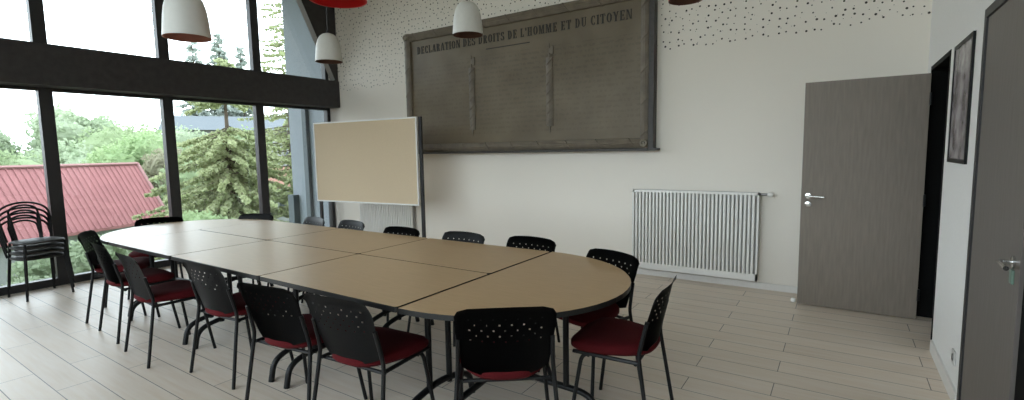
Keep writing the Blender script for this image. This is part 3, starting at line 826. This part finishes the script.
def spruce(name, label, loc, h_, r_, mat, n=26, size=.3, droop=.35, dens=1.0, group='conifers outside', spread=1, zlow=.06, gaps=()):
    t = thing(name, label, 'tree', loc, 0, group); pts = []
    tiers = int(n)
    w = bmesh.new(); tube(w, [(0, 0, -.4), (0, 0, h_*.98)], h_*.018 + .03, 8, .015)
    for i in range(tiers):
        f = zlow + (1 - zlow) * i / tiers; z = h_ * f; R = r_ * (1 - f)**.85 + .08
        if any(a_ < f < b_ for a_, b_ in gaps): continue
        nb = max(5, int(11 * (1 - f*.5) * spread))
        for b in range(nb):
            a_ = 6.28*b/nb + i*1.3 + random.uniform(-.2, .2); L = R*random.uniform(.75, 1.1)
            zj = z + random.uniform(-.5, .5) * h_ * (1 - zlow) / tiers
            tip = Vector((math.cos(a_)*L, math.sin(a_)*L, zj - droop*L + random.uniform(-.1, .1)*L))
            tube(w, [(0, 0, zj), tip], .012 + .01*(1-f), 4, .004, cap=False)
            m_ = int(max(8, L * 34 * dens))
            for j in range(m_):
                q = random.uniform(.12, 1.02); p = Vector((0, 0, zj)).lerp(tip, q)
                sp = size * (.5 + .5*(1-q))
                p += Vector((random.gauss(0, sp*.55), random.gauss(0, sp*.55), -abs(random.gauss(0, sp*.55))))
                pts.append((p, size))
    obj('trunk', w, 'bark', t, True)
    me = leaf_mesh('foliage', pts, size, mat)
    o = bpy.data.objects.new('foliage', me); COL.objects.link(o); o.parent = t
    return t
# red roofed house below
P = Vector((-19.34, 6.77, 1.29)); E = Vector((-18.4, 7.17, -.5))
u = Vector((-.388, .922, 0)); nn = Vector((.922, .388, 0))
hz = thing('red_roofed_house', 'low house with a ribbed red metal roof outside the left windows', 'house', (P.x, P.y, 0))
O = Vector((P.x, P.y, 0)); LEN = 13.0
def q4(bm, a, b, c, d): bm.faces.new([bm.verts.new(p - O) for p in (a, b, c, d)])
pr, pe, pf = P, E + u*.05, P - nn*1.02 + Vector((0, 0, E.z - P.z)) + u*.05
w = bmesh.new()
dz = Vector((0, 0, -.08))
for A_, B_ in ((pr, pe), (pr, pf)):
    C_, D_ = B_ - u*LEN, A_ - u*LEN
    vs = [w.verts.new(p - O) for p in (A_, B_, C_, D_, A_ + dz, B_ + dz, C_ + dz, D_ + dz)]
    for f in ((0,1,2,3),(7,6,5,4),(0,4,5,1),(1,5,6,2),(2,6,7,3),(3,7,4,0)): w.faces.new([vs[i] for i in f])
sl = (E - P); nrm = sl.cross(u).normalized()
if nrm.z < 0: nrm = -nrm
k_ = 0.0
while k_ < LEN:
    e0 = .55 * (1 if k_ == 0 else 1)
    a0 = P - u*k_ + nrm*.02 - O; b0_ = pe - u*k_ + nrm*.02 - O
    tube(w, [a0, b0_], .014, 5); k_ += .16
obj('roof', w, 'roof', hz)
w = bmesh.new(); tube(w, [pr - O + nrm*.02, pe - O + nrm*.02], .05, 6); tube(w, [P - O + nrm*.03, P - u*LEN - O + nrm*.03], .05, 6)
obj('flashing', w, 'roof_trim', hz)
w = bmesh.new()
i0 = P - u*.5; b1 = i0 + nn*.85; b2_ = i0 - nn*.85
base = -3.0
pts = [b1, b1 - u*(LEN-1), b2_ - u*(LEN-1), b2_]
lo = [w.verts.new((p.x - O.x, p.y - O.y, base)) for p in pts]; hi = [w.verts.new((p.x - O.x, p.y - O.y, E.z + .28)) for p in pts]
for i in range(4): w.faces.new((lo[i], lo[(i+1) % 4], hi[(i+1) % 4], hi[i]))
for a_, b_ in ((0, 3), (1, 2)):
    pk = w.verts.new(((pts[a_].x + pts[b_].x)/2 - O.x, (pts[a_].y + pts[b_].y)/2 - O.y, P.z - .12)); w.faces.new((hi[a_], hi[b_], pk))
obj('wall', w, 'render', hz)

# far houses behind the conifers
def house(name, label, c, L, wd, h0, h1, zb, rz, wm, rm):
    t = thing(name, label, 'house', (c[0], c[1], zb), rz)
    obj('wall', box(-L/2, L/2, -wd/2, wd/2, 0, h0), wm, t)
    w = bmesh.new(); ov = .35
    A_ = [(-L/2-ov, -wd/2-ov, h0-.1), (L/2+ov, -wd/2-ov, h0-.1), (L/2+ov, wd/2+ov, h0-.1), (-L/2-ov, wd/2+ov, h0-.1), (-L/2-ov, 0, h1), (L/2+ov, 0, h1)]
    v = [w.verts.new(p) for p in A_]
    for f in ((0,1,5,4),(2,3,4,5),(0,4,3),(1,2,5),(3,2,1,0)): w.faces.new([v[i] for i in f])
    obj('roof', w, rm, t)
    for x in (-L*.3, 0, L*.3):
        obj('window', box(x - .45, x + .45, -wd/2 - .03, -wd/2 + .03, h0*.35, h0*.75), 'window_dark', t)
    return t
house('white_house', 'pale house with a dark roof showing through the spruce branches', (-26.8, 14.7), 7.0, 3.2, 4.9, 5.6, -2.0, math.radians(61), 'render', 'render_dark')
house('tiled_house', 'low house with an orange tiled roof behind the spruce', (-21.6, 12.3), 3.6, 2.4, 1.95, 2.75, -1.75, math.radians(58), 'render', 'tile')

random.seed(21)
bl = [(-25.5, 1.6, 3.2, 3.6, 'leaf_b', 'pale rounded shrub furthest left behind the red roof'),
      (-25.0, 4.2, 3.4, 3.9, 'leaf_a', 'green shrub rising behind the red roof left of the window post'),
      (-26.0, 6.6, 3.6, 3.9, 'leaf_b', 'pale green shrub behind the middle of the red roof ridge'),
      (-22.5, 7.6, 3.4, 4.3, 'leaf_c', 'bright green shrub behind the right part of the roof ridge'),
      (-20.5, 8.6, 2.4, 4.1, 'leaf_d', 'brownish shrub at the right end of the roof ridge'),
      (-19.5, 9.3, 3.2, 4.3, 'leaf_a', 'green shrub right of the roof gable'),
      (-24.5, 10.2, 3.4, 4.6, 'leaf_b', 'tall pale green tree behind the shrubs right of the roof'),
      (-29.0, 9.6, 4.0, 5.2, 'leaf_a', 'tall green tree rising over the shrubs above the roof')]
for x, y, w_, h_, mt, lab in bl: bush('garden_shrub', lab, (x, y, -1.9), w_, h_, mt)
for x, y, h_, lab in ((-31, 3.3, 4.9, 'hazy grey green tree on the skyline at the far left'), (-32, 5.2, 4.4, 'hazy grey green tree on the skyline beside the window post'), (-31, 8.3, 5.0, 'hazy grey green tree on the skyline above the roof')):
    bush('skyline_tree', lab, (x, y, -1.3), 3.4, h_ + .4, 'leaf_b', 7000, .19, 'hazy trees on the skyline', 'tree')
# foreground planting below the windows
for x, y, w_, h_, mt, lab in ((-11.6, .9, 2.6, 1.15, 'leaf_b', 'low pale shrub outside behind the stacked chairs'), (-12.2, 3.1, 2.6, 1.2, 'leaf_b', 'low pale shrub outside right of the stacked chairs'),
                              (-12.6, 5.6, 2.2, 1.35, 'leaf_c', 'low green shrub outside under the spruce')):
    bush('low_shrub', lab, (x, y, -1.45), w_, h_ + .12, mt, 9000, .085, 'low shrubs just outside the windows')
spruce('spruce', 'big pale green spruce filling the lower windows left of the board', (-14.2, 7.15, -1.3), 5.6, 2.9, 'needle', 26, .11, .32, 4.6, gaps=((.66, .75),))
spruce('spruce', 'pale green spruce beside the blue grey outer wall', (-12.6, 8.9, -1.1), 4.9, 1.7, 'needle', 20, .09, .3, 4.2, gaps=((.62, .70),))
spruce('spruce', 'pointed hazy spruce tallest on the skyline in the upper window', (-31, 15.45, -1.6), 10.6, 2.0, 'needle_haze', 26, .2, .4, 2.4)
spruce('spruce', 'hazy spruce on the skyline left of the tallest one', (-31, 14.0, -1.6), 9.9, 1.9, 'needle_haze', 24, .2, .3, 1.7)
spruce('spruce', 'hazy spruce on the skyline right of the tallest one', (-31, 16.7, -1.6), 10.0, 1.8, 'needle_haze', 24, .2, .4, 2.4)
spruce('larch', 'loose airy larch reaching up beside the outer wall in the upper window', (-15.2, 9.75, -1.3), 9.5, 2.2, 'needle', 30, .10, .12, 2.0, spread=.8, zlow=.25)

# ------------------------------------------------------------------ sky, camera, view
wd = bpy.data.worlds.new('sky'); S.world = wd; wd.use_nodes = True; nt = wd.node_tree
bg = nt.nodes['Background']
tc = N(nt, 'ShaderNodeTexCoord'); sp = N(nt, 'ShaderNodeSeparateXYZ'); nt.links.new(tc.outputs['Generated'], sp.inputs[0])
cr = N(nt, 'ShaderNodeValToRGB'); cr.color_ramp.elements[0].position = .0; cr.color_ramp.elements[1].position = .6
e_ = cr.color_ramp.elements.new(.012); e_.color = (.88, .95, 1.0, 1)
cr.color_ramp.elements[0].color = (.10, .105, .085, 1); cr.color_ramp.elements[2].color = (.80, .905, 1.0, 1)
nt.links.new(sp.outputs['Z'], cr.inputs['Fac']); nt.links.new(cr.outputs['Color'], bg.inputs['Color'])
bg.inputs['Strength'].default_value = 5.6

cam = bpy.data.cameras.new('camera'); co = bpy.data.objects.new('camera', cam); COL.objects.link(co)
cam.sensor_width = 36; cam.lens = 36 * 494.67 / 1024; cam.clip_start = .05; cam.clip_end = 300
yaw, pitch, roll = -.58799, -.09727, .01695
fwd = Vector((math.sin(yaw)*math.cos(pitch), math.cos(yaw)*math.cos(pitch), math.sin(pitch)))
rt = Vector((math.cos(yaw), -math.sin(yaw), 0)); dn = fwd.cross(rt)
r2 = math.cos(roll)*rt + math.sin(roll)*dn; d2 = -math.sin(roll)*rt + math.cos(roll)*dn
mw = Matrix((r2, -d2, -fwd)).transposed().to_4x4(); mw.translation = (0, 0, 1.48)
co.matrix_world = mw
S.camera = co
S.view_settings.view_transform = 'Standard'; S.view_settings.look = 'None'; S.view_settings.gamma = 1; S.view_settings.use_curve_mapping = False
S.view_settings.exposure = .2
S.cycles.max_bounces = 14; S.cycles.diffuse_bounces = 10; S.cycles.transparent_max_bounces = 24
S.cycles.caustics_reflective = False
